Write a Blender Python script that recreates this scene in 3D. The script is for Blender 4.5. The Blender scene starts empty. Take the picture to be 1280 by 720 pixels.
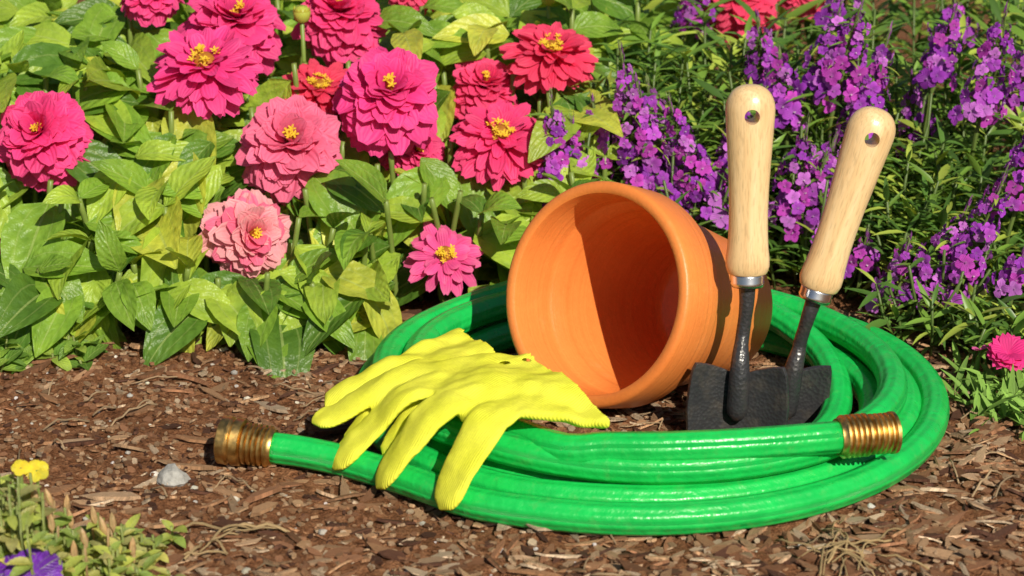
import bpy, math, numpy as np
from mathutils import Vector, noise as mnoise
rng=np.random.default_rng(7)
R=rng.random
def U(a,b): return a+(b-a)*rng.random()
sc=bpy.context.scene
# ---------------------------------------------------------------- mesh batching
class Batch:
    def __init__(s): s.V=[];s.F=[];s.C=[];s.T=[];s.n=0
    def add(s,v,faces,col=(1,1,1),uv=None):
        v=np.asarray(v,float); n=len(v)
        c=np.asarray(col,float)
        if c.ndim==1: c=np.tile(c,(n,1))
        s.V.append(v); s.C.append(c)
        s.T.append(np.zeros((n,2)) if uv is None else np.asarray(uv,float))
        if isinstance(faces,np.ndarray): s.F.append(faces+s.n)
        else:
            d={}
            for f in faces: d.setdefault(len(f),[]).append(f)
            for k in d: s.F.append(np.array(d[k])+s.n)
        s.n+=n
    def build(s,name,mat,origin=(0,0,0),smooth=True,parent=None):
        V=np.concatenate(s.V)-np.array(origin); C=np.concatenate(s.C); T=np.concatenate(s.T)
        loops=np.concatenate([f.ravel() for f in s.F]).astype(np.int32)
        tot=np.concatenate([np.full(len(f),f.shape[1]) for f in s.F]).astype(np.int32)
        start=np.concatenate([[0],np.cumsum(tot)[:-1]]).astype(np.int32)
        me=bpy.data.meshes.new(name)
        me.vertices.add(len(V)); me.vertices.foreach_set("co",V.astype(np.float32).ravel())
        me.loops.add(len(loops)); me.loops.foreach_set("vertex_index",loops)
        me.polygons.add(len(tot)); me.polygons.foreach_set("loop_start",start)
        try: me.polygons.foreach_set("loop_total",tot)
        except Exception: pass
        me.polygons.foreach_set("use_smooth",np.full(len(tot),smooth))
        me.update(calc_edges=True)
        a=me.color_attributes.new("Col",'FLOAT_COLOR','POINT')
        a.data.foreach_set("color",np.hstack([C,np.ones((len(C),1))]).astype(np.float32).ravel())
        u=me.uv_layers.new(name="UVMap")
        u.data.foreach_set("uv",T[loops].astype(np.float32).ravel())
        me.validate()
        o=bpy.data.objects.new(name,me); o.location=origin
        sc.collection.objects.link(o)
        if mat: me.materials.append(mat)
        if parent is not None: o.parent=parent
        return o
def empty(name,loc=(0,0,0)):
    e=bpy.data.objects.new(name,None); e.location=loc; e.empty_display_size=.05
    sc.collection.objects.link(e); return e
def gridfaces(nr,nc,closed=False):
    f=[]
    for i in range(nr-1):
        for j in range(nc if closed else nc-1):
            j2=(j+1)%nc
            f.append((i*nc+j,i*nc+j2,(i+1)*nc+j2,(i+1)*nc+j))
    return np.array(f)
def nrm(v):
    v=np.asarray(v,float); return v/max(np.linalg.norm(v),1e-9)
def catmull(P,n):
    P=np.asarray(P,float); P=np.vstack([2*P[0]-P[1],P,2*P[-1]-P[-2]]); out=[]
    for i in range(1,len(P)-2):
        p0,p1,p2,p3=P[i-1:i+3]
        for t in np.linspace(0,1,n,endpoint=False):
            out.append(.5*((2*p1)+(-p0+p2)*t+(2*p0-5*p1+4*p2-p3)*t*t+(-p0+3*p1-3*p2+p3)*t**3))
    out.append(P[-2]); return np.array(out)
def tube(B,P,rad,seg=12,col=(1,1,1),cap=True):
    P=np.asarray(P,float); n=len(P); rad=np.broadcast_to(np.asarray(rad,float),(n,))
    T=np.gradient(P,axis=0); T/=np.maximum(np.linalg.norm(T,axis=1,keepdims=True),1e-9)
    a=np.array([0,0,1.]) if abs(T[0][2])<.9 else np.array([1.,0,0])
    s=nrm(np.cross(T[0],a)); V=[];UV=[]
    th=np.linspace(0,2*math.pi,seg,endpoint=False); L=0
    for i in range(n):
        s=nrm(s-T[i]*np.dot(s,T[i])); b=np.cross(T[i],s)
        if i: L+=np.linalg.norm(P[i]-P[i-1])
        V.append(P[i]+rad[i]*(np.outer(np.cos(th),s)+np.outer(np.sin(th),b)))
        UV.append(np.stack([th/(2*math.pi),np.full(seg,L)],1))
    fs=[tuple(f) for f in gridfaces(n,seg,True)]
    if cap: fs+= [tuple(range(seg))[::-1], tuple((n-1)*seg+k for k in range(seg))]
    B.add(np.concatenate(V),fs,col,np.concatenate(UV))
def lathe(B,prof,org,axis,seg=48,col=(1,1,1),cap=False,flat=1.0,ref=(0,0,1)):
    """prof: list (distance along axis, radius)"""
    axis=nrm(axis); s=np.cross(axis,ref)
    if np.linalg.norm(s)<.1: s=np.cross(axis,(0,1,0))
    s=nrm(s); b=np.cross(axis,s); th=np.linspace(0,2*math.pi,seg,endpoint=False); V=[]
    for d,r in prof: V.append(np.asarray(org)+axis*d+r*(np.outer(np.cos(th),s)+flat*np.outer(np.sin(th),b)))
    fs=[tuple(f) for f in gridfaces(len(prof),seg,True)]
    if cap: fs+= [tuple(range(seg))[::-1], tuple((len(prof)-1)*seg+k for k in range(seg))]
    uv=np.array([(k/seg,d) for d,r in prof for k in range(seg)])
    B.add(np.concatenate(V),fs,col,uv)
# ---------------------------------------------------------------- material helpers
def newmat(name):
    m=bpy.data.materials.new(name); m.use_nodes=True; nt=m.node_tree
    for n in list(nt.nodes): nt.nodes.remove(n)
    out=nt.nodes.new('ShaderNodeOutputMaterial'); p=nt.nodes.new('ShaderNodeBsdfPrincipled')
    nt.links.new(p.outputs[0],out.inputs[0]); return m,nt,p,out
def N(nt,t,**k):
    n=nt.nodes.new(t)
    for a,b in k.items(): setattr(n,a,b)
    return n
def math_(nt,op,a,b=None,c=None):
    n=nt.nodes.new('ShaderNodeMath'); n.operation=op
    for i,x in enumerate((a,b,c)):
        if x is None: continue
        if isinstance(x,(int,float)): n.inputs[i].default_value=x
        else: nt.links.new(x,n.inputs[i])
    return n.outputs[0]
def mixc(nt,fac,a,b,mode='MIX'):
    n=nt.nodes.new('ShaderNodeMix'); n.data_type='RGBA'; n.blend_type=mode
    for s,x in ((n.inputs[0],fac),(n.inputs[6],a),(n.inputs[7],b)):
        if isinstance(x,(int,float)): s.default_value=x
        elif isinstance(x,tuple): s.default_value=(*x,1) if len(x)==3 else x
        else: nt.links.new(x,s)
    return n.outputs[2]
def noise_(nt,scale,detail=4,rough=.55,vec=None,dist=0):
    n=nt.nodes.new('ShaderNodeTexNoise'); n.inputs['Scale'].default_value=scale
    n.inputs['Detail'].default_value=detail; n.inputs['Roughness'].default_value=rough
    n.inputs['Distortion'].default_value=dist
    if vec is None:
        tc=nt.nodes.new('ShaderNodeTexCoord'); vec=tc.outputs['Object']
    nt.links.new(vec,n.inputs['Vector']); return n.outputs['Fac']
def ramp(nt,fac,stops):
    r=nt.nodes.new('ShaderNodeValToRGB'); e=r.color_ramp.elements
    while len(e)<len(stops): e.new(.5)
    for i,(p,c) in enumerate(stops): e[i].position=p; e[i].color=(*c,1)
    nt.links.new(fac,r.inputs[0]); return r.outputs[0]
def bump(nt,p,h,strength,dist):
    # distances below are in decimetres; the finished scene is in metres
    b=nt.nodes.new('ShaderNodeBump'); b.inputs['Strength'].default_value=strength; b.inputs['Distance'].default_value=dist*.1
    nt.links.new(h,b.inputs['Height']); nt.links.new(b.outputs[0],p.inputs['Normal']); return b
def g1(v): return (v,v,v)

def leaf_mat(name,trans=.3,rough=.4,veins=True,spec=.45):
    m,nt,p,out=newmat(name)
    at=N(nt,'ShaderNodeAttribute',attribute_name='Col')
    base=at.outputs['Color']
    if veins:
        uv=N(nt,'ShaderNodeUVMap'); sp=N(nt,'ShaderNodeSeparateXYZ'); nt.links.new(uv.outputs[0],sp.inputs[0])
        nz=noise_(nt,6,4,.6)
        base=mixc(nt,.8,base,ramp(nt,nz,[(.32,(.62,.7,.66)),(.5,g1(.97)),(.68,(1.25,1.17,1.05))]),'MULTIPLY')
        s=math_(nt,'ABSOLUTE',math_(nt,'SUBTRACT',math_(nt,'MULTIPLY',sp.outputs[0],2),1))
        t=sp.outputs[1]
        mid=math_(nt,'LESS_THAN',s,.045)
        l1=math_(nt,'LESS_THAN',math_(nt,'ABSOLUTE',math_(nt,'SUBTRACT',s,.5)),.03)
        lat=math_(nt,'SINE',math_(nt,'MULTIPLY',math_(nt,'SUBTRACT',math_(nt,'MULTIPLY',t,6),math_(nt,'MULTIPLY',s,2.6)),6.283))
        v=math_(nt,'MAXIMUM',mid,math_(nt,'MULTIPLY',l1,.5))
        base=mixc(nt,math_(nt,'MULTIPLY',v,.4),base,(.48,.58,.2))
        h=math_(nt,'ADD',math_(nt,'MULTIPLY',lat,.14),math_(nt,'MULTIPLY',v,-1.6))
        h=math_(nt,'ADD',h,math_(nt,'MULTIPLY',nz,2.8))
        bump(nt,p,h,.6,.022)
    nt.links.new(base,p.inputs['Base Color'])
    p.inputs['Roughness'].default_value=rough; p.inputs['Specular IOR Level'].default_value=spec
    tr=N(nt,'ShaderNodeBsdfTranslucent'); tcol=mixc(nt,1.0,base,(1.5,1.35,.5),'MULTIPLY'); nt.links.new(tcol,tr.inputs[0])
    mx=N(nt,'ShaderNodeMixShader'); mx.inputs[0].default_value=trans
    nt.links.new(p.outputs[0],mx.inputs[1]); nt.links.new(tr.outputs[0],mx.inputs[2]); nt.links.new(mx.outputs[0],out.inputs[0])
    return m
def petal_mat():
    m,nt,p,out=newmat("petal")
    at=N(nt,'ShaderNodeAttribute',attribute_name='Col')
    uv=N(nt,'ShaderNodeUVMap'); sp=N(nt,'ShaderNodeSeparateXYZ'); nt.links.new(uv.outputs[0],sp.inputs[0])
    st=math_(nt,'SINE',math_(nt,'MULTIPLY',sp.outputs[0],30))
    c=mixc(nt,.5,at.outputs['Color'],ramp(nt,noise_(nt,14,3),[(.3,g1(.78)),(.7,g1(1.2))]),'MULTIPLY')
    nt.links.new(c,p.inputs['Base Color']); p.inputs['Roughness'].default_value=.55; p.inputs['Specular IOR Level'].default_value=.25
    bump(nt,p,st,.35,.007)
    tr=N(nt,'ShaderNodeBsdfTranslucent'); nt.links.new(c,tr.inputs[0])
    mx=N(nt,'ShaderNodeMixShader'); mx.inputs[0].default_value=.3
    nt.links.new(p.outputs[0],mx.inputs[1]); nt.links.new(tr.outputs[0],mx.inputs[2]); nt.links.new(mx.outputs[0],out.inputs[0])
    return m
M_leaf=leaf_mat("zinnia_leaf"); M_fine=leaf_mat("fine_leaf",.28,.38,False,.5); M_petal=petal_mat()

# ---------------------------------------------------------------- leaf / petal templates
def leaf_tpl(W,fold,curl,nr=8,nc=5,p1=.6,p2=.85,wave=0.0,petal=False,notch=0.0,cup=0.0):
    """unit length, returns verts (x width, y length, z normal)"""
    t=np.linspace(0,1,nr); s=np.linspace(-1,1,nc)
    if petal:
        w=W/2*(.3+.7*np.sin(np.clip(t*1.25,0,1)*math.pi/2))
        w=w*np.sqrt(np.clip(1-np.clip((t-.66)/.36,0,1)**2,0.02,1))
    else:
        w=t**p1*(1-t)**p2; w=W/2*w/w.max(); w=np.maximum(w,W*.02)
    a=curl*t; dy=np.cos(a)/(nr-1); dz=-np.sin(a)/(nr-1)
    y=np.concatenate([[0],np.cumsum(dy[1:])]); z=np.concatenate([[0],np.cumsum(dz[1:])])
    ph=rng.random()*6
    X=np.outer(w,s); Y=np.repeat(y[:,None],nc,1)-notch*np.outer(t**6,1-np.abs(s)); 
    Z=z[:,None]+fold*np.abs(X)+cup*(X**2)/max(W,1e-3)+wave*np.sin(t*11+ph)[:,None]*np.abs(s)[None,:]*np.sign(s)[None,:]**2
    V=np.stack([X,Y,Z],-1).reshape(-1,3)
    UV=np.stack([np.repeat((s[None,:]+1)/2,nr,0),np.repeat(t[:,None],nc,1)],-1).reshape(-1,2)
    return V,gridfaces(nr,nc),UV
def place(B,tpl,pos,d,up,L,col):
    V,F,UV=tpl; d=nrm(d); x=np.cross(d,up)
    if np.linalg.norm(x)<.05: x=np.cross(d,(1,.2,0))
    x=nrm(x); n=np.cross(x,d)
    B.add(np.asarray(pos)+L*(V[:,0:1]*x+V[:,1:2]*d+V[:,2:3]*n),F,col,UV)

# ================================================================ GROUND
def mound(x,y):
    return .19*math.exp(-(((x-.42)/.45)**2+((y+.38)/.38)**2))
def gh(x,y):
    f=max(0,1-max(abs(x)/9,abs(y)/12)**4)
    h=.05*mnoise.noise((x*.7,y*.7,1))+.035*mnoise.noise((x*2.3,y*2.3,4))+.03*mnoise.noise((x*6,y*6,9))
    if y>-4 and y<3 and abs(x)<5: h+=.026*mnoise.noise((x*14,y*14,2))+.016*mnoise.noise((x*31,y*31,5))
    return f*h-.02+mound(x,y)
def axis_pts(lo,hi,step,far):
    core=np.arange(lo,hi+1e-6,step); g=[];d=step;v=hi
    while v<far: d*=1.35; v+=d; g.append(v)
    g2=[];d=step;v=lo
    while v>-far: d*=1.35; v-=d; g2.append(v)
    return np.array(g2[::-1]+list(core)+g)
xs=axis_pts(-4.3,4.3,.028,900); ys=axis_pts(-3.4,2.2,.028,900)
V=np.array([(x,y,gh(x,y)) for y in ys for x in xs])
nc=len(xs); nr=len(ys)
i=np.arange(nr-1)[:,None]*nc+np.arange(nc-1)[None,:]
F=np.stack([i,i+1,i+nc+1,i+nc],-1).reshape(-1,4)
m,nt,p,out=newmat("soil_mulch")
n1=noise_(nt,2.2,6,.65); n2=noise_(nt,16,6,.7,dist=.6); n3=noise_(nt,60,3,.7)
c=ramp(nt,n2,[(.28,(.10,.04,.02)),(.48,(.31,.15,.078)),(.62,(.48,.26,.145)),(.8,(.60,.38,.24))])
c=mixc(nt,.8,c,ramp(nt,n1,[(.3,(.70,.60,.52)),(.7,(1.35,1.18,1.05))]),'MULTIPLY')
c=mixc(nt,.7,c,ramp(nt,n3,[(.3,g1(.55)),(.75,g1(1.5))]),'MULTIPLY')
nt.links.new(c,p.inputs['Base Color']); p.inputs['Roughness'].default_value=.95; p.inputs['Specular IOR Level'].default_value=.1
h=math_(nt,'ADD',n2,math_(nt,'MULTIPLY',n3,.5)); bump(nt,p,h,1.0,.10)
B=Batch(); B.add(V,F); ground=B.build("ground",m)

# bark mulch chips
m,nt,p,out=newmat("bark_chip")
at=N(nt,'ShaderNodeAttribute',attribute_name='Col'); uv=N(nt,'ShaderNodeUVMap')
mp=N(nt,'ShaderNodeMapping'); mp.inputs['Scale'].default_value=(14,1.2,1); nt.links.new(uv.outputs[0],mp.inputs[0])
fib=noise_(nt,3,5,.7,vec=mp.outputs[0]); 
c=mixc(nt,.9,at.outputs['Color'],ramp(nt,fib,[(.3,g1(.45)),(.7,g1(1.4))]),'MULTIPLY')
nt.links.new(c,p.inputs['Base Color']); p.inputs['Roughness'].default_value=.7; p.inputs['Specular IOR Level'].default_value=.3
bump(nt,p,fib,.8,.03); M_chip=m
pal=np.array([(.42,.20,.105),(.54,.31,.17),(.26,.12,.06),(.64,.42,.26),(.14,.06,.036),(.46,.24,.125),(.57,.35,.20),(.74,.55,.38)])
B=Batch()
chipF=[(0,1,2,3,4,5)[::-1],(6,7,8,9,10,11)]+[(k,(k+1)%6,6+(k+1)%6,6+k) for k in range(6)]
def chip(x,y,L,W,T,col,tilt=.25,lift=0):
    a=R()*6.283; a=a if R()<.5 else rng.normal()*.5
    d=np.array([math.cos(a),math.sin(a),U(-tilt,tilt)]); d=nrm(d)
    up=nrm([U(-tilt,tilt)*1.5,U(-tilt,tilt)*1.5,1]); s=nrm(np.cross(d,up)); n=np.cross(s,d)
    o=[(-.5,U(-.3,.1)),(-.2,-.5),(.25,U(-.55,-.35)),(.5,U(-.2,.3)),(.2,.5),(-.3,U(.3,.5))]
    bend=U(-.12,.12)
    V=[];UV=[]
    for zz in (0,1):
        for (u,v) in o:
            u2=u*(1+U(-.15,.15)); V.append(d*u2*L+s*v*W+n*(zz*T+bend*L*(u2*u2*4-.5)*.5)); UV.append((v,u*L*6+x*3))
    V=np.array(V)+np.array([x,y,gh(x,y)+lift]); B.add(V,chipF,col,UV)
for k in range(14500):
    x=U(-4.4,4.4); y=U(-3.3,1.9)
    den=.12+.72*min(1,max(0,(x+1.4)/2.6)) ; den=max(den, .62 if y<-1.9 else 0)
    r=R(); big=R()<den
    L=(.045+.25*r**2.5) if big else .018+.05*r; W=L*U(.16,.40) if L>.08 else L*U(.35,.9)
    c=pal[int(R()*8)]*U(.6,1.2)
    chip(x,y,L,min(W,.065),U(.006,.02),c,tilt=.4,lift=U(-.010,.014))
for k in range(120):
    chip(U(-4,4),U(-3,1.6),U(.22,.45),U(.02,.07),U(.012,.03),pal[int(R()*8)]*U(.8,1.1),tilt=.15,lift=.01)
B.build("bark_mulch",M_chip,smooth=False)
# pebbles
B=Batch()
def pebble(B,x,y,r,col,zs=.7):
    nu,nv=7,9; V=[]; ph=R()*10
    for a in np.linspace(0,math.pi,nu):
        for b in np.linspace(0,2*math.pi,nv,endpoint=False):
            d=np.array([math.sin(a)*math.cos(b),math.sin(a)*math.sin(b),math.cos(a)])
            k=1+.35*mnoise.noise(tuple(d*1.7+ph)); V.append(d*k*r*np.array([1,.85,zs]))
    B.add(np.array(V)+[x,y,gh(x,y)+r*.25],gridfaces(nu,nv,True),col)
for k in range(300):
    r=U(.007,.018) if R()<.85 else U(.018,.036)
    w=U(.35,.75); pebble(B,U(-4.2,2.5) if R()<.8 else U(-4,4),U(-3,1.3),r,np.array([w,w*U(.88,.97),w*U(.72,.92)]))
m,nt,p,out=newmat("stone"); at=N(nt,'ShaderNodeAttribute',attribute_name='Col')
c=mixc(nt,.8,at.outputs['Color'],ramp(nt,noise_(nt,18,6,.7),[(.3,g1(.5)),(.7,g1(1.3))]),'MULTIPLY'); nt.links.new(c,p.inputs['Base Color'])
p.inputs['Roughness'].default_value=.9; bump(nt,p,noise_(nt,40,4,.7),.7,.02); M_stone=m
B.build("pebbles",M_stone,smooth=False)
B=Batch(); pebble(B,-2.14,-1.12,.105,(.42,.41,.39),.8); B.build("grey_stone",M_stone,smooth=False)
# dry straw
B=Batch()
def straw(x,y,L,r,col,a=None,arch=.04):
    a=R()*6.283 if a is None else a; cv=U(-.5,.5); P=[]
    for t in np.linspace(0,1,7):
        px=x+L*t*math.cos(a+cv*t); py=y+L*t*math.sin(a+cv*t); P.append((px,py,gh(px,py)+.025+arch*math.sin(math.pi*t)))
    tube(B,P,r,5,col)
for k in range(110): straw(U(-4,4),U(-3,.8),U(.12,.4),U(.004,.008),np.array([.6,.42,.25])*U(.6,1.3))
for k in range(24): straw(2.05+U(-.22,.1),-2.15+U(-.12,.12),U(.2,.42),U(.004,.008),np.array([.76,.54,.27])*U(.7,1.2))
for k in range(8): straw(-1.75+U(-.1,.1),-1.95+U(-.3,.1),U(.2,.42),U(.006,.011),np.array([.74,.52,.27])*U(.7,1.2))
B.build("dry_straw",M_chip)

# ================================================================ HOSE
m,nt,p,out=newmat("green_vinyl")
uv=N(nt,'ShaderNodeUVMap'); sp=N(nt,'ShaderNodeSeparateXYZ'); nt.links.new(uv.outputs[0],sp.inputs[0])
nn=noise_(nt,5,4); c=mixc(nt,1.0,(.010,.50,.085),ramp(nt,nn,[(.3,g1(.88)),(.7,g1(1.1))]),'MULTIPLY')
dust=ramp(nt,noise_(nt,11,6,.7),[(.54,g1(0)),(.8,g1(.3))])
c=mixc(nt,dust,c,(.22,.40,.14))
nt.links.new(c,p.inputs['Base Color'])
nt.links.new(ramp(nt,noise_(nt,14,5),[(.3,g1(.25)),(.75,g1(.44))]),p.inputs['Roughness']); p.inputs['Specular IOR Level'].default_value=.6
braid=math_(nt,'SINE',math_(nt,'MULTIPLY',sp.outputs[0],6.283*10))
hh=math_(nt,'ADD',math_(nt,'MULTIPLY',braid,.2),noise_(nt,13,3)); bump(nt,p,hh,.5,.025)
cx,cy,RX,RY=.85,0,1.86,1.79
tab=[(0,1.065,.10),(1,.945,.105),(2,.825,.105),(3,.705,.105),(4,.90,.30),(4.9,.775,.32)]
def coil(T):
    th=math.radians(250)+2*math.pi*T
    for k in range(len(tab)-1):
        if T<=tab[k+1][0]+1e-6: break
    t=(T-tab[k][0])/(tab[k+1][0]-tab[k][0]); t=min(max(t,0),1); e=np.clip((t-.45)/.55,0,1)
    if k==3: e=np.clip((t-.25)/.40,0,1)
    e=e*e*(3-2*e)
    s=tab[k][1]+(tab[k+1][1]-tab[k][1])*e; z=tab[k][2]+(tab[k+1][2]-tab[k][2])*e
    if k==3: z+=.12*math.sin(math.pi*np.clip((t-.25)/.42,0,1))**.8
    s+=.016*math.sin(2*th+min(k,3)*.9)+.008*math.sin(3*th+min(k,3)*1.5); z+=.008*math.sin(3*th+k)
    return (cx+RX*s*math.cos(th),cy+RY*s*math.sin(th),z)
P=[(-1.54,-.93,.14),(-1.3,-.98,.125),(-1.0,-1.10,.105),(-.6,-1.38,.10),(-.2,-1.69,.10)]
P+= [coil(T) for T in np.arange(.02,4.86,.04)]
P+= [(.22,-1.40,.36),(.6,-1.53,.40),(1.0,-1.57,.42),(1.5,-1.51,.42),(2.03,-1.36,.40)]
P=catmull(P,4)
hose=empty("garden_hose",(.85,0,0)); B=Batch(); tube(B,P,.101,24)
B.build("hose_tube",m,origin=(0,0,0),parent=hose).location=(-.85,0,0)
m,nt,p,out=newmat("brass"); p.inputs['Metallic'].default_value=1
nt.links.new(ramp(nt,noise_(nt,12,5),[(.3,(.45,.27,.08)),(.7,(.80,.54,.2))]),p.inputs['Base Color'])
nt.links.new(ramp(nt,noise_(nt,25,4),[(.3,g1(.28)),(.7,g1(.5))]),p.inputs['Roughness']); M_brass=m
def fitting(pt,d,male):
    B=Batch(); pr=[(-.02,.095),(-.02,.115)]
    x=0
    for k in range(5): pr+=[(x,.120),(x+.012,.135),(x+.026,.135),(x+.034,.116)]; x+=.036
    if male: 
        pr+=[(x,.13),(x+.01,.150),(x+.06,.156),(x+.075,.143),(x+.08,.143),(x+.095,.156),(x+.15,.154),(x+.16,.135),(x+.16,.10),(x+.02,.095),(x+.02,0.001)]
    else:
        pr+=[(x,.116),(x+.008,.113)]; x+=.01
        for k in range(4): pr+=[(x,.112),(x+.012,.128),(x+.022,.128),(x+.032,.112)]; x+=.034
        pr+=[(x,.120),(x+.008,.133),(x+.03,.133),(x+.034,.1),(x-.05,.09),(x-.05,.001)]
    lathe(B,pr,np.array(pt),d,40)
    o=B.build("brass_fitting",M_brass,parent=hose); o.location=(-.85,0,0)
    mod=o.modifiers.new("b",'EDGE_SPLIT'); mod.split_angle=math.radians(40)
fitting((-1.53,-.93,.14),(-1,.22,.07),True)
fitting((2.02,-1.362,.40),nrm((1,.27,-.03)),False)

# ================================================================ POT
n_=nrm((-.62,-.709,.333)); oc=np.array([.53,-.24,.925]); ax=-n_; Lp=1.45
m,nt,p,out=newmat("terracotta")
c=ramp(nt,noise_(nt,1.6,6,.6),[(.3,(.74,.20,.042)),(.7,(.82,.265,.062))])
c=mixc(nt,.3,c,ramp(nt,noise_(nt,34,4,.7),[(.3,g1(.8)),(.75,g1(1.2))]),'MULTIPLY')
c=mixc(nt,ramp(nt,noise_(nt,3.5,7,.7),[(.6,g1(0)),(.85,g1(.25))]),c,(.84,.47,.25))
nt.links.new(c,p.inputs['Base Color']); p.inputs['Roughness'].default_value=.4; p.inputs['Specular IOR Level'].default_value=.4
uv=N(nt,'ShaderNodeUVMap'); sp=N(nt,'ShaderNodeSeparateXYZ'); nt.links.new(uv.outputs[0],sp.inputs[0])
cmb=N(nt,'ShaderNodeCombineXYZ'); nt.links.new(sp.outputs[1],cmb.inputs[1])
rings=noise_(nt,16,3,.5,vec=cmb.outputs[0]); bump(nt,p,math_(nt,'ADD',rings,math_(nt,'MULTIPLY',noise_(nt,45,4),.3)),.4,.018)
B=Batch()
pr=[(.012,.655),(.002,.668),(0,.69),(.002,.712),(.012,.726),(.03,.733),(.2,.729),(.35,.722),(.372,.716),(.382,.705),(.384,.655),(.39,.645),(.42,.64)]
for t in np.linspace(.08,.96,10): pr.append((.42+(Lp-.42)*t,.64-(.64-.465)*t))
pr+=[(Lp-.015,.462),(Lp,.445),(Lp,.41),(Lp-.02,.39),(Lp-.02,.07),(Lp-.09,.065),(Lp-.09,.38),(Lp-.12,.41)]
for t in np.linspace(.06,1,12): pr.append((Lp-.12-(Lp-.12-.42)*t,.41+(.60-.41)*t))
pr+=[(.38,.628),(.34,.64),(.03,.65),(.012,.655)]
lathe(B,[(d,r*1.015) for d,r in pr],oc,ax,96)
pot=B.build("terracotta_pot",m,origin=tuple(oc)); mod=pot.modifiers.new("b",'EDGE_SPLIT'); mod.split_angle=math.radians(50)

# ================================================================ TROWELS
m,nt,p,out=newmat("beech_wood")
tc=N(nt,'ShaderNodeTexCoord'); mp=N(nt,'ShaderNodeMapping'); mp.inputs['Scale'].default_value=(7,7,.8); nt.links.new(tc.outputs['Object'],mp.inputs[0])
gr=noise_(nt,1.8,5,.5,vec=mp.outputs[0],dist=.4)
c=ramp(nt,gr,[(.2,(.62,.38,.18)),(.5,(.78,.54,.28)),(.8,(.86,.66,.39))])
mp2=N(nt,'ShaderNodeMapping'); mp2.inputs['Scale'].default_value=(60,60,7); nt.links.new(tc.outputs['Object'],mp2.inputs[0])
fl=noise_(nt,1.5,2,.5,vec=mp2.outputs[0]); c=mixc(nt,.55,c,ramp(nt,fl,[(.32,g1(.66)),(.5,g1(1.05))]),'MULTIPLY')
nt.links.new(c,p.inputs['Base Color']); p.inputs['Roughness'].default_value=.24; p.inputs['Specular IOR Level'].default_value=.6; bump(nt,p,fl,.3,.006); M_wood=m
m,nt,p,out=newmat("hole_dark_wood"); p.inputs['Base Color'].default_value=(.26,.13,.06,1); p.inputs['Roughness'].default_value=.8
m,nt,p,out=newmat("black_hammered_steel"); p.inputs['Metallic'].default_value=.0
p.inputs['Specular IOR Level'].default_value=.7
vo=N(nt,'ShaderNodeTexVoronoi'); vo.inputs['Scale'].default_value=42; tc=N(nt,'ShaderNodeTexCoord'); nt.links.new(tc.outputs['Object'],vo.inputs[0])
bump(nt,p,vo.outputs['Distance'],.4,.010)
dst=ramp(nt,noise_(nt,6,6,.7),[(.5,g1(0)),(.75,g1(.5))]); nt.links.new(mixc(nt,dst,(.032,.032,.036),(.11,.09,.07)),p.inputs['Base Color'])
nt.links.new(ramp(nt,noise_(nt,10,4),[(.3,g1(.26)),(.7,g1(.42))]),p.inputs['Roughness']); M_blk=m
m,nt,p,out=newmat("chrome_ferrule"); p.inputs['Base Color'].default_value=(.75,.75,.77,1); p.inputs['Metallic'].default_value=1; p.inputs['Roughness'].default_value=.25; M_chr=m

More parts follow.
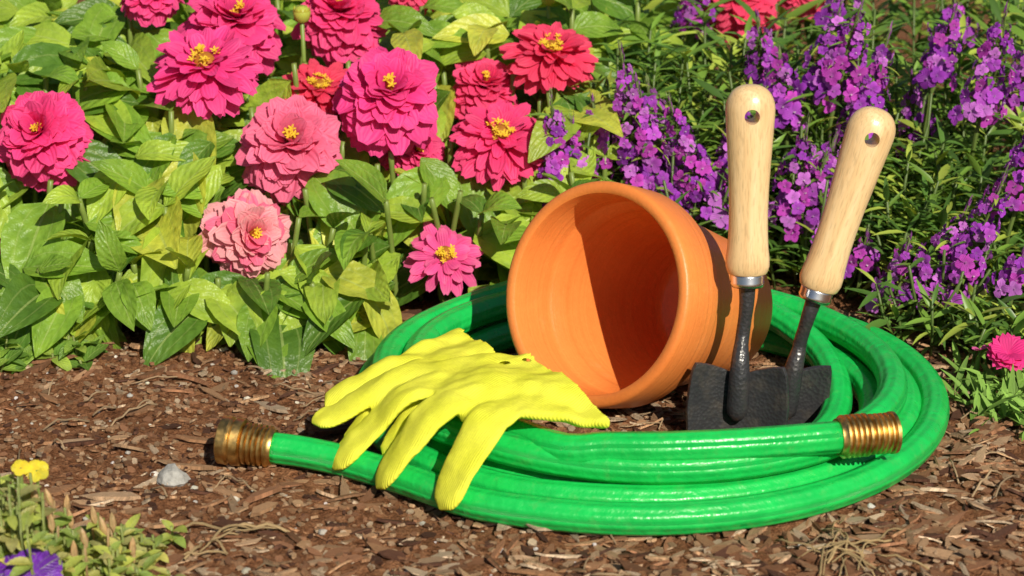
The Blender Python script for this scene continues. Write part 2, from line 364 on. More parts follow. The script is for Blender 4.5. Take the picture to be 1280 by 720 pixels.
def trowel(hb,ht,bl,bw,twist):
    """hb handle bottom, ht handle top, bl point where the shank meets blade"""
    hb,ht,bl=map(np.array,(hb,ht,bl)); e=empty("hand_trowel",tuple(hb)); A=nrm(ht-hb); L=np.linalg.norm(ht-hb)
    B=Batch()
    pr=[(0,.0005),(0,.122),(.012,.130),(.05,.141),(.10,.140),(.16,.132)]
    pr+=[(f*L,r) for f,r in [(.22,.126),(.34,.124),(.48,.129),(.62,.139),(.74,.149),(.82,.155)]]
    for a in np.linspace(0,90,13): pr.append((L-.16+.16*math.sin(math.radians(a)),max(.0005,.1575*math.cos(math.radians(a))**.8)))
    lathe(B,pr,(0,0,0),(0,0,1),40,ref=(0,1,0),flat=.86)
    h=B.build("wooden_handle",M_wood,parent=e)
    h.rotation_mode='QUATERNION'; h.rotation_quaternion=Vector((0,0,1)).rotation_difference(Vector(A))
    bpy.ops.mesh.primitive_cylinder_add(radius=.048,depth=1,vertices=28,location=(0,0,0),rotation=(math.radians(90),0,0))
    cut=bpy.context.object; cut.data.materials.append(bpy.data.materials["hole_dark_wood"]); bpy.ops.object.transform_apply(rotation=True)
    for v in cut.data.vertices: v.co.z+=L-.19
    cut.parent=e; cut.rotation_mode='QUATERNION'; cut.rotation_quaternion=h.rotation_quaternion.copy()
    bpy.context.view_layer.update()
    md=h.modifiers.new("hole",'BOOLEAN'); md.operation='DIFFERENCE'; md.object=cut; md.solver='EXACT'
    bpy.context.view_layer.objects.active=h
    for o in bpy.context.selected_objects: o.select_set(False)
    h.select_set(True); bpy.ops.object.modifier_apply(modifier="hole"); bpy.data.objects.remove(cut)
    sp_=h.modifiers.new("s",'EDGE_SPLIT'); sp_.split_angle=math.radians(45)
    B=Batch(); lathe(B,[(.0,.02),(.0,.104),(-.012,.108),(-.05,.106),(-.06,.11),(-.085,.10),(-.09,.03)],(0,0,0),A,36)
    B.build("ferrule",M_chr,parent=e)
    B=Batch(); b=bl-hb
    bd=nrm(-b)
    P=catmull([-A*.05,-A*.2,-A*.2+(b+A*.2)*.45+np.array([0,.02,0]),b+bd*.14,b+np.array([0,-.03,0]),b-nrm(bd+[0,0,1])*.33+[0,-.03,0]],8)
    n=len(P); t=np.linspace(0,1,n); r=np.interp(t,[0,.3,.55,.72,.85,.97,1],[.056,.044,.046,.058,.068,.072,.03])
    tube(B,P,r,16)
    nu,nv=17,26; Vt=[]; D=nrm(bl-hb)*.5+nrm((0,0,-1))*.5; D=nrm(D); X=nrm([math.cos(twist),math.sin(twist),0]); X=nrm(X-D*np.dot(X,D)); Nn=np.cross(X,D)
    if Nn[1]>0: Nn=-Nn
    BL=1.02
    for a in np.linspace(0,1,nv):
        w=bw*np.interp(a,[0,.04,.1,.3,.55,.8,.93,1],[.90,.96,1,1.05,.98,.68,.35,.03])
        for u in np.linspace(-1,1,nu):
            # swept shoulders: edges stand higher than the middle of the top edge
            drop=.10*(1-abs(u))**1.3*(1-a)**5
            Vt.append(b+D*(a*BL+drop-.05)+X*u*w+Nn*(.11*abs(u)**2.0-.03))
    Vt=np.array(Vt); Fb=gridfaces(nv,nu); 
    B2=Batch(); B2.add(Vt,Fb)
    B.build("steel_shank",M_blk,parent=e)
    o=B2.build("steel_blade",M_blk,parent=e); s=o.modifiers.new("s",'SOLIDIFY'); s.thickness=.028; s.offset=0
    bv=o.modifiers.new("bv",'BEVEL'); bv.width=.006; bv.segments=2
trowel((1.50,-.52,1.17),(1.497,-.36,2.37),(1.46,-.62,.55),.31,-.08)
trowel((1.98,-.33,1.0),(2.33,-.2,2.17),(1.84,-.32,.42),.26,.40)

# ================================================================ GLOVES
m,nt,p,out=newmat("yellow_cotton")
uvt=N(nt,'ShaderNodeTexCoord')
mp=N(nt,'ShaderNodeMapping'); mp.inputs['Rotation'].default_value=(0,0,math.radians(50)); nt.links.new(uvt.outputs['Object'],mp.inputs[0])
wv=N(nt,'ShaderNodeTexWave'); wv.inputs['Scale'].default_value=19; wv.inputs['Distortion'].default_value=.5; nt.links.new(mp.outputs[0],wv.inputs[0])
c=ramp(nt,noise_(nt,4,6,.6),[(.3,(.76,.77,.05)),(.7,(.88,.87,.09))])
c=mixc(nt,.3,c,ramp(nt,wv.outputs['Fac'],[(0,g1(.84)),(1,g1(1.05))]),'MULTIPLY')
c=mixc(nt,.4,c,ramp(nt,noise_(nt,70,2),[(.35,g1(.86)),(.65,g1(1.08))]),'MULTIPLY')
nt.links.new(c,p.inputs['Base Color']); p.inputs['Roughness'].default_value=.95; p.inputs['Specular IOR Level'].default_value=.05
cre=noise_(nt,5.5,2,.5)
hh=math_(nt,'ADD',math_(nt,'MULTIPLY',wv.outputs['Fac'],.14),math_(nt,'MULTIPLY',cre,1.3)); bump(nt,p,hh,.6,.035); M_glove=m
def flat_tube(B,P,a,b,up=(0,0,1),seg=16):
    P=catmull(P,7); n=len(P); t=np.linspace(0,1,n)
    T=np.gradient(P,axis=0); V=[]; th=np.linspace(0,2*math.pi,seg,endpoint=False)
    for i in range(n):
        tt=nrm(T[i]); s=nrm(np.cross(tt,up)); u=np.cross(s,tt)
        f=1.0
        d=np.linalg.norm(P[i]-P[-1]); 
        if d<a: f=math.sqrt(max(.02,1-((a-d)/a)**2))
        aa=np.interp(t[i],[0,.5,1],[a*1.02,a*1.0,a*.92])*f*(1+.03*math.sin(i*.8+a*90)); bb=b*f
        V.append(P[i]+np.outer(np.cos(th)*aa,s)+np.outer(np.sin(th)*bb,u))
    B.add(np.concatenate(V),[tuple(f) for f in gridfaces(n,seg,True)]+[tuple(range(seg))[::-1],tuple((n-1)*seg+k for k in range(seg))])
def loft(B,secs,seg=40):
    """secs: (P,Q,thickness) closed shell going out to the cuff and back inside"""
    th=np.linspace(0,2*math.pi,seg,endpoint=False); V=[]
    for P_,Q_,b,sag in secs:
        P_=np.array(P_);Q_=np.array(Q_); c_=(P_+Q_)/2; hv=(Q_-P_)/2
        co=np.cos(th); si=np.sin(th)
        V.append(c_+np.outer(np.sign(co)*np.abs(co)**.8,hv)+np.outer(np.sign(si)*np.abs(si)**.6*b+sag*(1-co**2)+.022*np.sin(co*6+1),np.array([0,0,1])))
    B.add(np.concatenate(V),[tuple(f) for f in gridfaces(len(secs),seg,True)]+[tuple(range(seg))[::-1],tuple((len(secs)-1)*seg+k for k in range(seg))])
def glove(fingers,secs,seed):
    B=Batch()
    for P_,a,b in fingers: flat_tube(B,P_,a,b)
    loft(B,secs)
    o=B.build("gardening_glove",M_glove)
    r=o.modifiers.new("r",'REMESH'); r.mode='VOXEL'; r.voxel_size=.012; r.use_smooth_shade=True
    s=o.modifiers.new("s",'SMOOTH'); s.factor=.6; s.iterations=5
    tx=bpy.data.textures.new("wr%d"%seed,'CLOUDS'); tx.noise_scale=.22; tx.noise_depth=1
    d=o.modifiers.new("d",'DISPLACE'); d.texture=tx; d.strength=.06; d.mid_level=.5; d.texture_coords='LOCAL'; d.direction='Z'
    return o
Aff=[([(-.1,-.74,.58),(-.48,-.66,.57),(-.78,-.76,.52),(-1.0,-.82,.40),(-1.28,-.88,.28)],.146,.042),
     ([(-.05,-.86,.59),(-.42,-.92,.57),(-.68,-1.0,.52),(-.88,-1.06,.34),(-1.13,-1.15,.09)],.155,.043),
     ([(0,-1.0,.59),(-.28,-1.16,.59),(-.47,-1.28,.54),(-.65,-1.37,.34),(-.84,-1.43,.08)],.158,.043),
     ([(.1,-1.15,.59),(-.06,-1.38,.59),(-.16,-1.52,.55),(-.30,-1.66,.34),(-.44,-1.75,.08)],.152,.043)]
secA=[((-.74,-.68,.50),(-.20,-1.54,.51),.03,.05),((-.62,-.64,.54),(-.16,-1.52,.54),.035,.04),((-.5,-.60,.565),(-.08,-1.50,.565),.045,.03),((-.36,-.57,.58),(.0,-1.49,.58),.050,.03),((-.2,-.55,.59),(.18,-1.50,.58),.054,.03),
      ((-.08,-.56,.60),(.34,-1.51,.57),.054,.03),((.0,-.60,.60),(.46,-1.54,.55),.054,.035),((.05,-.60,.60),(.54,-1.56,.55),.056,.04),((.09,-.60,.60),(.60,-1.56,.55),.072,.04),
      ((.095,-.64,.60),(.59,-1.52,.55),.043,.04),((0,-.635,.60),(.45,-1.49,.55),.032,.035),((-.12,-.66,.595),(.28,-1.44,.57),.026,.03)]
glove(Aff,secA,1)
Bff=[([(-.5,-.25,.49),(-.85,-.50,.49),(-1.20,-.74,.34)],.12,.045),
     ([(-.4,-.45,.47),(-.75,-.75,.44),(-1.05,-1.0,.16)],.12,.04),
     ([(-.3,-.6,.47),(-.55,-.95,.46),(-.8,-1.18,.14)],.12,.04)]
secB=[((-.8,-.34,.47),(-.45,-.85,.47),.03,.0),((-.66,-.2,.51),(-.25,-.85,.49),.045,.02),((-.54,-.08,.52),(-.12,-.8,.49),.05,.02),
      ((-.42,.03,.53),(-.02,-.75,.49),.05,.03),((-.36,.08,.53),(.04,-.72,.49),.058,.03),
      ((-.37,.04,.53),(.02,-.68,.49),.034,.03),((-.5,-.10,.52),(-.12,-.7,.49),.024,.02)]
glove(Bff,secB,2)

# ================================================================ ZINNIAS
cam_dir=np.array([0,-.94,.342])
zin=[ # x,y,z, diameter, normal, type, colour
 (-3.46,2.1,1.30,.86,(-.15,-.8,.7),'dome',(.90,.02,.24)),
 (-2.29,2.5,1.72,.88,(-.05,-.5,.95),'flat',(.90,.025,.27)),
 (-2.14,3.1,1.88,.92,(.2,-.5,.9),'dome',(.88,.025,.25)),
 (-1.635,2.1,1.23,.90,(.05,-.8,.75),'dome',(.92,.13,.30)),
 (-.92,2.4,1.53,.94,(.1,-.75,.8),'dome',(.90,.02,.27)),
 (-1.92,1.62,.70,.76,(.45,-.85,.4),'dome2',(.92,.18,.32)),
 (-.494,1.72,.50,.62,(.1,-.7,.75),'flat2',(.90,.10,.35)),
 (-.09,2.5,1.17,.80,(.05,-.55,.9),'flat',(.90,.018,.19)),
 (.30,3.1,1.67,.78,(.1,-.45,1),'flat',(.86,.02,.12)),
 (-.21,3.1,1.38,.68,(.1,-.5,.9),'dome',(.86,.022,.17)),
 (-1.35,3.5,1.86,.80,(0,-.5,.9),'dome',(.88,.022,.22)),
 (-.74,2.65,1.02,.58,(.3,-.8,.5),'dome',(.86,.028,.22)),
 (-2.80,3.4,2.08,.56,(0,-.3,1),'dome',(.88,.022,.24)),
 (-3.80,1.9,.58,.4,(.2,-.5,.8),'dome',(.90,.09,.26)),
 (-1.48,2.95,1.42,.66,(.1,-.4,.9),'flat',(.84,.02,.10)),
 (1.92,4.9,1.70,.8,(0,-.5,.9),'dome',(.84,.015,.12)),
 (2.5,5.4,1.65,.6,(0,-.5,.9),'dome',(.84,.02,.13)),
 (-.8,4.3,1.97,.6,(0,-.5,.9),'dome',(.84,.02,.14)),
]
def basis(n):
    n=nrm(n); x=nrm(np.cross(n,(.1,1,.05))); y=np.cross(n,x); return x,y,n
def zinnia(x,y,z,D,nn,typ,col):
    B=Batch(); c=np.array([x,y,z]); X,Y,Nn=basis(nn); Rr=D/2; col=np.array(col)
    if typ.startswith('dome'): K=9; cnts=[17,18,18,17,16,14,12,10,8]; els=np.linspace(-20,78,K); lens=np.linspace(1.0,.54,K)
    else: K=5; cnts=[19,18,16,14,10]; els=np.array([-10,0,11,24,40]); lens=np.array([1.0,.96,.86,.70,.5])
    if typ=='flat2': K=3; cnts=[14,13,10]; els=np.array([-5,8,22]); lens=np.array([1,.85,.6])
    for k in range(K):
        for j in range(cnts[k]):
            a=2*math.pi*(j+.5*(k%2)+U(-.3,.3))/cnts[k]; el=math.radians(els[k]+U(-9,9)); rad=X*math.cos(a)+Y*math.sin(a)
            d=rad*math.cos(el)+Nn*math.sin(el); up=Nn*math.cos(el)-rad*math.sin(el)
            up=up+np.cross(d,up)*U(-.3,.3)
            L=Rr*lens[k]*U(.86,1.06); W=U(.40,.50) if typ[0]=='d' else U(.29,.37); W=W/lens[k]**.7
            tp=leaf_tpl(W,0,U(.3,1.0) if typ[0]=='d' else U(.0,.6),nr=8,nc=5,petal=True,notch=U(.0,.04),cup=U(.2,1.3) if R()<.8 else -.5)
            t=np.repeat(np.linspace(0,1,8),5)[:,None]
            cc=col*U(.82,1.1)
            if typ=='dome2': cc=cc*(1-.5*t)+np.array([.92,.66,.60])*.5*t if R()<.75 else cc*np.ones_like(t)
            elif typ=='flat2': cc=cc*np.ones_like(t)+np.array([.3,.25,.2])*np.clip(t-.7,0,1)
            elif col[1]>.1: cc=cc*(1-.28*t)+np.array([.92,.36,.48])*.28*t
            else: cc=cc*(.9+.12*t)+np.array([.04,.06,.06])*t
            base=c+rad*Rr*.04+Nn*(k*.010)*(Rr/.4)
            place(B,tp,base,d,up,L,cc)
    rd=Rr*(.20 if typ[0]=='f' else .07); hd=Rr*(.30 if typ[0]=='f' else .50)
    V=[]
    for a in np.linspace(0,math.pi/2,5):
        for b in np.linspace(0,2*math.pi,10,endpoint=False):
            V.append(c+Nn*(hd*.5+hd*.5*math.sin(a))+(X*math.cos(b)+Y*math.sin(b))*rd*max(math.cos(a),.02))
    B.add(V,gridfaces(5,10,True),(.5,.2,.03))
    nfl=15 if typ[0]=='f' else 4
    for j in range(nfl):
        a=U(0,6.28); rr=rd*U(.5,1.3); rad=X*math.cos(a)+Y*math.sin(a); bp=c+Nn*(hd*U(.75,1.1))+rad*rr
        for q in range(5):
            b=a+q*1.2566; dd=(X*math.cos(b)+Y*math.sin(b))*.7+Nn*.7
            place(B,leaf_tpl(.42,0,.5,nr=4,nc=3,petal=True),bp,dd,Nn,Rr*U(.07,.11),np.array([.95,.68,.05])*U(.8,1.1))
    P=catmull([c-Nn*.10*Rr,c-Nn*.3,c-Nn*.35+np.array([0,.05,-.35*min(1,z)]),np.array([x+U(-.1,.1),y+.25,0])],6)
    tube(B,P,np.interp(np.linspace(0,1,len(P)),[0,.1,1],[.06,.022,.028]),7,(.24,.36,.07))
    B.build("zinnia_flower",M_petal,origin=(x,y,z))
for f in zin: zinnia(*f)
FC=np.array([f[:3] for f in zin]); FR=np.array([f[3]/2 for f in zin])
FE=np.zeros(len(zin)); FE[6]=.12
def blocked(p,extra=.10):
    d=p-FC; t=np.clip(d@cam_dir,-.12,1.4); q=d-t[:,None]*cam_dir; return bool(np.any(np.linalg.norm(q,axis=1)<FR*.85+extra+FE))

tpls=[leaf_tpl(U(.40,.56),U(.15,.55),U(.3,1.4),nr=8,nc=5,p1=U(.55,.75),p2=U(.8,1.0),wave=U(.0,.04)) for k in range(48)]
B=Batch(); S=Batch()
def zc():
    r=R()
    if r<.16: c=np.array([.55,.60,.08])
    elif r<.50: c=np.array([.37,.52,.06])
    elif r<.82: c=np.array([.23,.40,.045])
    else: c=np.array([.11,.23,.03])
    return c*U(.82,1.12)
def Hz(x,y):
    sh=.35*np.clip((x+1.2)/.8,0,1)
    return float(np.interp(y-sh,[1.1,1.45,1.8,2.2,2.6,3.2,4,7],[.36,.60,.86,1.16,1.40,1.66,1.85,1.85]))
yy=1.38
while yy<6.2:
    st=.28 if yy<3.6 else .46; xx=-5.0
    while xx<.75+.25*max(0,yy-3):
        x=xx+U(-.12,.12); y=yy+U(-.12,.12); xx+=st
        if x>-.2 and y<2.1: continue
        if x>-1.0 and y<1.75: continue
        if x<-2.6 and y<1.5 and R()<.6: continue
        H=Hz(x,y)*U(.75,1.15); lean=np.array([U(-.15,.15),U(-.25,.05),0])
        P=np.array([[x,y,0],[x+lean[0]*.4,y+lean[1]*.4,H*.5],[x+lean[0],y+lean[1],H]])
        if blocked(P[2],-.05): P[2]-=(P[2]-P[1])*.3
        tube(S,catmull(P,4),.022,6,(.24,.33,.07))
        nn=max(2,int(H/.17)); a0=U(0,6.28)
        for k in range(nn):
            t=(k+1)/nn
            if t*H<H-.9: continue
            pos=P[0]+(P[2]-P[0])*t; az0=a0+k*1.5708
            for sgn in (0,1):
                a=az0+sgn*math.pi+U(-.35,.35); el=math.radians(U(-40,25) if t<.9 else U(5,60))
                d=np.array([math.cos(a)*math.cos(el),math.sin(a)*math.cos(el),math.sin(el)])
                L=U(.48,.92) if t<.9 else U(.28,.55)
                if y>4: L*=1.15
                tip=pos+d*L
                if blocked(pos+d*L*.6,.08) or blocked(tip,-.01): continue
                if tip[2]<.03: continue
                place(B,tpls[int(R()*48)],pos,d,np.array([U(-.5,.5),U(-1.0,.2),1.]),L,zc())
    yy+=st
for k in range(180):
    x=U(-4.2,-.2); y=U(1.2,1.6)+(.35 if x>-1 else 0); z=U(.12,.55); a=U(-2.9,-.2); el=math.radians(U(-45,15))
    if -3.3<x<-2.4 and z<.34: continue
    d=np.array([math.cos(a)*math.cos(el),math.sin(a)*math.cos(el),math.sin(el)]); L=U(.4,.7)
    pos=np.array([x,y,z])
    if blocked(pos+d*L*.6): continue
    if (pos+d*L)[2]<.02: continue
    place(B,tpls[int(R()*48)],pos,d,np.array([U(-.4,.4),-.6,1]),L,zc())
for k in range(520):
    x=U(-4.2,.6); y=U(1.9,3.8); z=Hz(x,y)+U(-.35,.15); a=U(-3.3,.2); el=math.radians(U(-50,30))
    d=np.array([math.cos(a)*math.cos(el),math.sin(a)*math.cos(el),math.sin(el)]); L=U(.45,.9); pos=np.array([x,y,z])
    if x>-.1 and y<2.6: continue
    if blocked(pos+d*L*.5,.08) or blocked(pos+d*L,-.01): continue
    place(B,tpls[int(R()*48)],pos,d,np.array([U(-.4,.4),-.7,1]),L,zc())
B.build("zinnia_foliage",M_leaf); S.build("zinnia_stems",M_fine)
Bb=Batch()
for (x,y,z) in [(-1.62,3.2,1.98),(.29,3.7,2.0)]:
    lathe(Bb,[(-.1,.01),(-.06,.06),(0,.07),(.04,.045),(.05,.005)],(x,y,z),(0,-.2,1),12,(.5,.56,.09))
    for q in range(12):
        a=q*.52; place(Bb,leaf_tpl(.4,.1,-.6,nr=5,nc=3),(x+.03*math.cos(a),y+.03*math.sin(a),z-.05),(math.cos(a)*.7,math.sin(a)*.7,.7),(0,0,1),.1,(.6,.6,.09))
    tube(Bb,[(x,y,z-.08),(x,y+.1,z-.6),(x,y+.2,.3)],.018,6,(.24,.36,.07))
Bb.build("zinnia_buds",M_fine)

# ================================================================ ANGELONIA (purple spikes)
spk=[((.30,2.6,1.36),(.40,2.6,.57)),((.46,2.7,1.15),(.52,2.6,.5)),((.83,2.8,1.66),(.98,2.8,.68)),((.95,2.75,1.45),(1.15,2.75,.6)),((1.2,2.7,1.33),(1.41,2.7,.65)),((2.48,3.2,1.92),(2.33,3.2,1.29)),
 ((2.83,3.0,1.77),(2.61,3.0,.91)),((2.2,2.6,1.17),(2.07,2.6,.42)),((3.66,2.8,1.99),(3.54,2.8,1.24)),((3.47,1.6,1.07),(3.18,1.6,.21)),
 ((3.25,1.75,.8),(2.98,1.7,.2)),((2.85,1.7,.57),(2.8,1.7,.15)),((1.48,4.5,1.88),(1.51,4.5,1.53)),((1.92,3.6,1.75),(1.99,3.6,1.27)),((3.79,2.0,1.41),(3.68,2.0,.78)),
 ((3.6,1.3,.65),(3.55,1.3,.37)),((3.11,3.4,1.33),(3.17,3.4,.79)),((2.63,2.2,.46),(2.6,2.2,.2)),((.46,4.2,1.68),(.48,4.2,1.45)),
 ((3.55,4.0,1.86),(3.57,4.0,1.6)),((2.7,4.0,2.0),(2.65,4.0,1.7)),((1.64,2.9,.9),(1.51,2.9,.42)),((1.05,3.1,1.35),(1.15,3.1,.8)),
 ((1.75,3.0,1.25),(1.72,3.0,.8)),((2.45,2.9,1.0),(2.3,2.9,.55)),((.62,2.9,1.3),(.7,2.9,.8)),((3.95,3.2,1.7),(3.9,3.2,1.1)),
 ((2.62,3.1,1.95),(2.5,3.1,1.3)),((2.05,3.2,1.6),(2.1,3.2,1.1)),
 ((2.35,2.6,.95),(2.25,2.6,.4)),((3.35,3.2,1.9),(3.25,3.2,1.4)),((1.35,2.6,.9),(1.5,2.6,.45))]
vio=np.array([(.48,.075,.64),(.58,.10,.70),(.38,.05,.56),(.66,.19,.76),(.58,.065,.55)])
flp=[leaf_tpl(.85,0,U(.2,.9),nr=5,nc=3,petal=True,cup=.5) for k in range(12)]
SP=[]
def floret(B,pos,d,r):
    X,Y,Nn=basis(d); c=vio[int(R()*5)]*U(.75,1.25); rot=U(-.4,.4)
    for q in range(5):
        a=rot+q*1.2566; dd=X*math.cos(a)+Y*math.sin(a); dd=dd*.9+Nn*U(.1,.5)
        cc=np.repeat(np.linspace(0,1,5),3)[:,None]; cc=c*(.7+.4*cc)+np.array([.3,.22,.3])*np.clip(.3-cc,0,1)
        place(B,flp[int(R()*12)],pos,dd,Nn,r*U(.75,1.15),cc)
    place(B,flp[0],pos+Nn*r*.1,Nn,X,r*.3,(.85,.7,.8))
def angel_leaf(B,pos,a,el,L):
    d=np.array([math.cos(a)*math.cos(el),math.sin(a)*math.cos(el),math.sin(el)])
    r=R(); c=np.array([.09,.19,.035]) if r<.42 else (np.array([.18,.32,.05]) if r<.8 else np.array([.40,.50,.08]))
    place(B,ntp[int(R()*12)],pos,d,np.array([U(-.4,.4),U(-.4,.2),1]),L,c*U(.75,1.3))
ntp=[leaf_tpl(U(.13,.2),.35,U(.1,.8),nr=5,nc=3,p1=.6,p2=.9) for k in range(12)]
for tip,bot in spk:
    B=Batch(); tip=np.array(tip); bot=np.array(bot)
    if bot[1]<3.9: tip=tip+[0,-.25,.09]; bot=bot+[0,-.25,.09]
    ax_=nrm(tip-bot); L=np.linalg.norm(tip-bot); SP.append((bot,tip))
    foot=np.array([bot[0]+U(-.15,.15),bot[1]+.3,0.])
    P=catmull([foot,bot-ax_*min(.3,bot[2]*.5),bot,(bot+tip)/2+[U(-.04,.04),0,0],tip+ax_*.08],6); tube(B,P,np.linspace(.022,.007,len(P)),6,(.15,.22,.05))
    nf=int(54*L+7); X,Y,_=basis(ax_)
    for k in range(nf):
        t=(k/nf)**.95*.95; a=k*2.4+U(-.5,.5); rad=X*math.cos(a)+Y*math.sin(a)
        w=(.13*(1-t)**.7+.035)*U(.6,1.3); pos=bot+ax_*(L*t+U(-.02,.02))+rad*w
        floret(B,pos,rad+ax_*U(-.3,.4)+cam_dir*.3,.078*(1-.5*t)*U(.8,1.2))
        if k%2==0: tube(B,[bot+ax_*(L*t-.03),pos],.005,4,(.16,.22,.05))
        if k%2==0: angel_leaf(B,bot+ax_*L*t,a+1,math.radians(U(-10,40)),U(.12,.24))
    for k in range(26):
        t=U(.85,1.12); a=U(0,6.28); rad=X*math.cos(a)+Y*math.sin(a)
        place(B,ntp[0],bot+ax_*L*t,ax_+rad*.6,rad,U(.05,.10),(.28,.36,.14) if R()<.6 else (.38,.1,.42))
    B.build("angelonia_flower_spike",M_petal,origin=tuple(bot))
SM=np.array([(a+b)/2 for a,b in SP]); SR=np.array([np.linalg.norm(b-a)/2 for a,b in SP])
B=Batch()
def angel_stem(x,y,H):
    lean=np.array([U(-.2,.2),U(-.25,.1),0]); p0=np.array([x,y,0.]); p1=p0+lean+[0,0,H]
    tube(B,[p0,(p0+p1)/2+[U(-.05,.05),0,0],p1],.011,4,(.13,.2,.05))
    sp_=.055 if y<3.8 else .085
    n=int(min(H,1.0)/sp_); a=U(0,6)
    for k in range(n):
        t=1-k*sp_/H; pos=p0+(p1-p0)*t
        if any(np.linalg.norm(pos-FC,axis=1)<FR): continue
        dd=pos-SM
        # leaves make room around the flowering tops
        if np.any((np.abs(dd[:,0])<.11)&(np.abs(dd[:,2]-.2*np.abs(dd[:,1]))<SR*.9)&(dd[:,1]<.05)&(dd[:,1]>-.5)): continue
        for q in range(2): angel_leaf(B,pos,a+k*1.57+q*3.14+U(-.4,.4),math.radians(U(5,60)),U(.16,.36)*(1 if y<3.8 else 1.4))
def Ha(x,y): 
    return float(np.interp(y,[0,1,2,2.4,3,4,8],[.22,.45,.82,1.0,1.38,1.68,1.75]))
y=2.25
while y<6.4:
    st=.2 if y<3.8 else .38; x=.35
    while x<5.0:
        if not(x<.8 and y<2.6): angel_stem(x+U(-.1,.1),y+U(-.1,.1),Ha(x,y)*U(.65,1.12))
        x+=st
    y+=st
for k in range(160):
    x=U(2.75,5.0); y=U(.55,2.3)
    if ((x-.85)/2.2)**2+(y/2.0)**2<1: continue
    if x<3.1 and y<1.0: continue
    angel_stem(x,y,Ha(x,y)*U(.6,1.1))
B.build("angelonia_foliage",M_fine)

# ================================================================ small plants
B=Batch()
for k in range(260):
    x=3.42+rng.normal()*.26; y=.05+rng.normal()*.26
    if x<2.98: continue
    a=U(0,6.28); el=math.radians(U(15,80)); d=np.array([math.cos(a)*math.cos(el),math.sin(a)*math.cos(el),math.sin(el)])
    place(B,ntp[int(R()*12)],(x,y,gh(x,y)+U(0,.12)),d,(0,-.3,1),U(.15,.32),np.array([.24,.42,.08])*U(.6,1.5))
tube(B,catmull([(3.42,.3,0),(3.40,.3,.15),(3.39,.22,.27)],5),.014,6,(.18,.3,.06))
fc=np.array([3.36,.2,.33]); X,Y,Nn=basis((0,-.5,.85))
for k in range(26):
    a=k*2.4; el=.1+k*.03; d=(X*math.cos(a)+Y*math.sin(a))*math.cos(el)+Nn*math.sin(el)
    place(B,leaf_tpl(.7,0,.4,nr=5,nc=5,petal=True,notch=.12,wave=.05),fc,d,Nn,.15,np.array([.88,.05,.30])*U(.8,1.15))
for q in [(3.55,-.25,.2),(3.2,.35,.3),(3.62,.1,.33)]:
    for k in range(9): place(B,leaf_tpl(.5,0,.3,nr=4,nc=3,petal=True),q,(U(-1,1),U(-1,1),U(.2,1)),(0,-.3,1),.06,(.8,.14,.4))
    tube(B,[q,(q[0],q[1]+.05,0)],.01,5,(.18,.3,.06))
B.build("dianthus_plant",M_petal)
def seedling(x0,y0,n,spread,hmax,colr,L0=.14,L1=.24):
    B=Batch(); tp=[leaf_tpl(U(.4,.6),.25,U(.2,.8),nr=6,nc=5) for k in range(8)]
    for k in range(n):
        x=x0+rng.normal()*spread; y=y0+rng.normal()*spread*.7; h=U(.3,1)*hmax*math.exp(-((x-x0)/(2*spread))**2)
        g=gh(x,y); tube(B,[(x,y,g-.02),(x+U(-.04,.04),y,g+h)],.009,5,(.3,.36,.1))
        for t in np.arange(.35,1.01,.22):
            for q in range(2):
                a=U(0,6.28); el=math.radians(U(-5,55)); d=(math.cos(a)*math.cos(el),math.sin(a)*math.cos(el),math.sin(el))
                place(B,tp[int(R()*8)],(x,y,g+h*t),d,(0,-.2,1),U(L0,L1),np.array(colr[int(R()*len(colr))])*U(.8,1.2))
    return B
gc=[(.24,.4,.06),(.36,.5,.08),(.15,.29,.045)]
seedling(-3.1,.95,9,.13,.22,gc).build("weed_seedling",M_leaf)
seedling(-3.72,.75,10,.16,.3,gc).build("weed_seedling",M_leaf)
pc=[(.5,.58,.12),(.58,.56,.15),(.30,.42,.09),(.44,.42,.16)]
B=seedling(-2.85,-2.55,80,.24,.66,pc,.09,.19)
B2=seedling(-2.4,-2.5,66,.24,.34,pc,.07,.16)
for k in range(12):
    x=U(-2.9,-2.1); y=U(-2.7,-2.2); h=U(.3,.55)*(1-.5*(x+2.9)); g=gh(x,y); tube(B,[(x,y,g),(x+U(-.05,.05),y,g+h)],.008,5,(.5,.33,.17))
    lathe(B,[(-.05,.003),(0,.024),(.05,.016),(.08,.003)],(x,y,g+h),(U(-.3,.3),0,1),7,(.62,.42,.22))
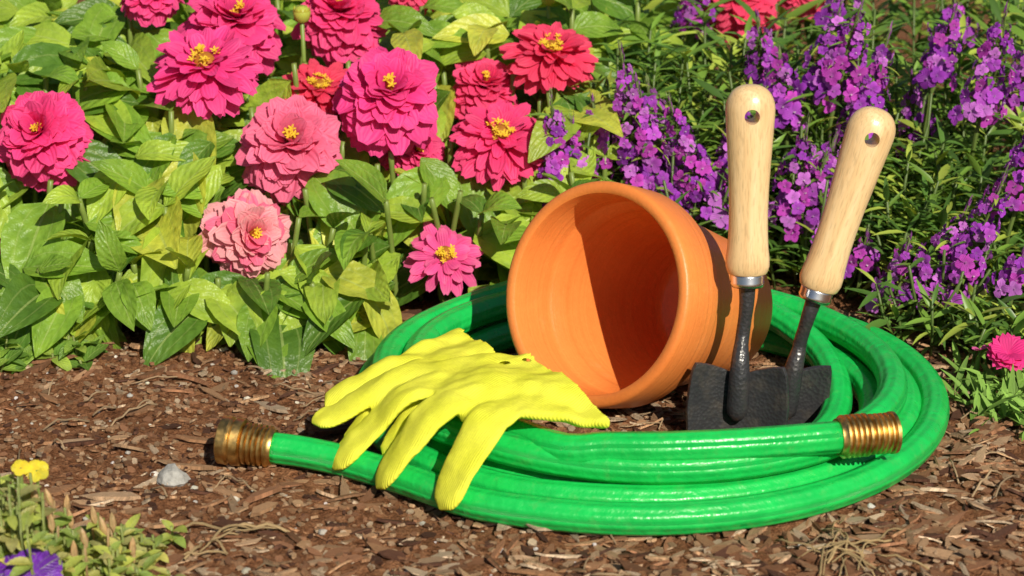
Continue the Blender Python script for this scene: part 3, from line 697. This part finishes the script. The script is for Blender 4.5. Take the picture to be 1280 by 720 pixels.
for (px,py,pz,cc,r) in [(-2.66,-2.92,.25,(.20,.04,.50),.17),(-2.78,-2.88,.23,(.16,.025,.42),.13),(-2.74,-2.3,.60,(.92,.80,.06),.075),(-2.82,-2.35,.64,(.92,.78,.06),.055)]:
    X,Y,Nn=basis((.1,-.6,.8))
    for q in range(5):
        a=q*1.2566+.3; place(B,leaf_tpl(1.0,0,.5,nr=6,nc=5,petal=True,wave=.05),(px,py,pz),(X*math.cos(a)+Y*math.sin(a))+Nn*.2,Nn,r,np.array(cc)*U(.8,1.2))
    tube(B,[(px,py,pz),(px,py+.05,0)],.01,5,(.3,.4,.1))
B.V+=B2.V; B.C+=B2.C; B.T+=B2.T; B.F+=[f+B.n for f in B2.F]; B.n+=B2.n
B.build("pansy_plant",M_leaf)

# ================================================================ real-world scale (built in decimetres -> metres)
for o in list(sc.objects):
    if o.parent is None:
        o.location=o.location*.1; o.scale=o.scale*.1

# ================================================================ LIGHT
sv=nrm((.30,-.74,.62)); el=math.asin(sv[2]); az=math.atan2(sv[0],sv[1])
w=bpy.data.worlds.new("World"); sc.world=w; w.use_nodes=True; nt=w.node_tree
bg=nt.nodes.get('Background') or nt.nodes.new('ShaderNodeBackground')
sky=nt.nodes.new('ShaderNodeTexSky'); sky.sky_type='NISHITA'; sky.sun_disc=False; sky.sun_elevation=el; sky.sun_rotation=az
nt.links.new(sky.outputs[0],bg.inputs[0]); bg.inputs[1].default_value=.05
ld=bpy.data.lights.new("sun",'SUN'); ld.energy=5; ld.angle=math.radians(.5); ld.color=(1,.93,.77)
lo=bpy.data.objects.new("sun",ld); sc.collection.objects.link(lo)
lo.rotation_mode='QUATERNION'; lo.rotation_quaternion=Vector((0,0,1)).rotation_difference(Vector(sv)); lo.location=(2,-2,4)
# ================================================================ CAMERA
cd=bpy.data.cameras.new("camera"); cam=bpy.data.objects.new("camera",cd); sc.collection.objects.link(cam)
pt=math.radians(20); A=Vector((0,0,.088)); cam.location=A+Vector((0,-math.cos(pt),math.sin(pt)))*1.6
cam.rotation_euler=(math.radians(90)-pt,0,0); cd.lens=85; cd.sensor_width=36; cd.clip_start=.02; cd.clip_end=500
cd.dof.use_dof=True; cd.dof.focus_distance=1.62; cd.dof.aperture_fstop=11
sc.camera=cam
sc.view_settings.view_transform='Standard'; sc.view_settings.look='None'; sc.view_settings.exposure=0
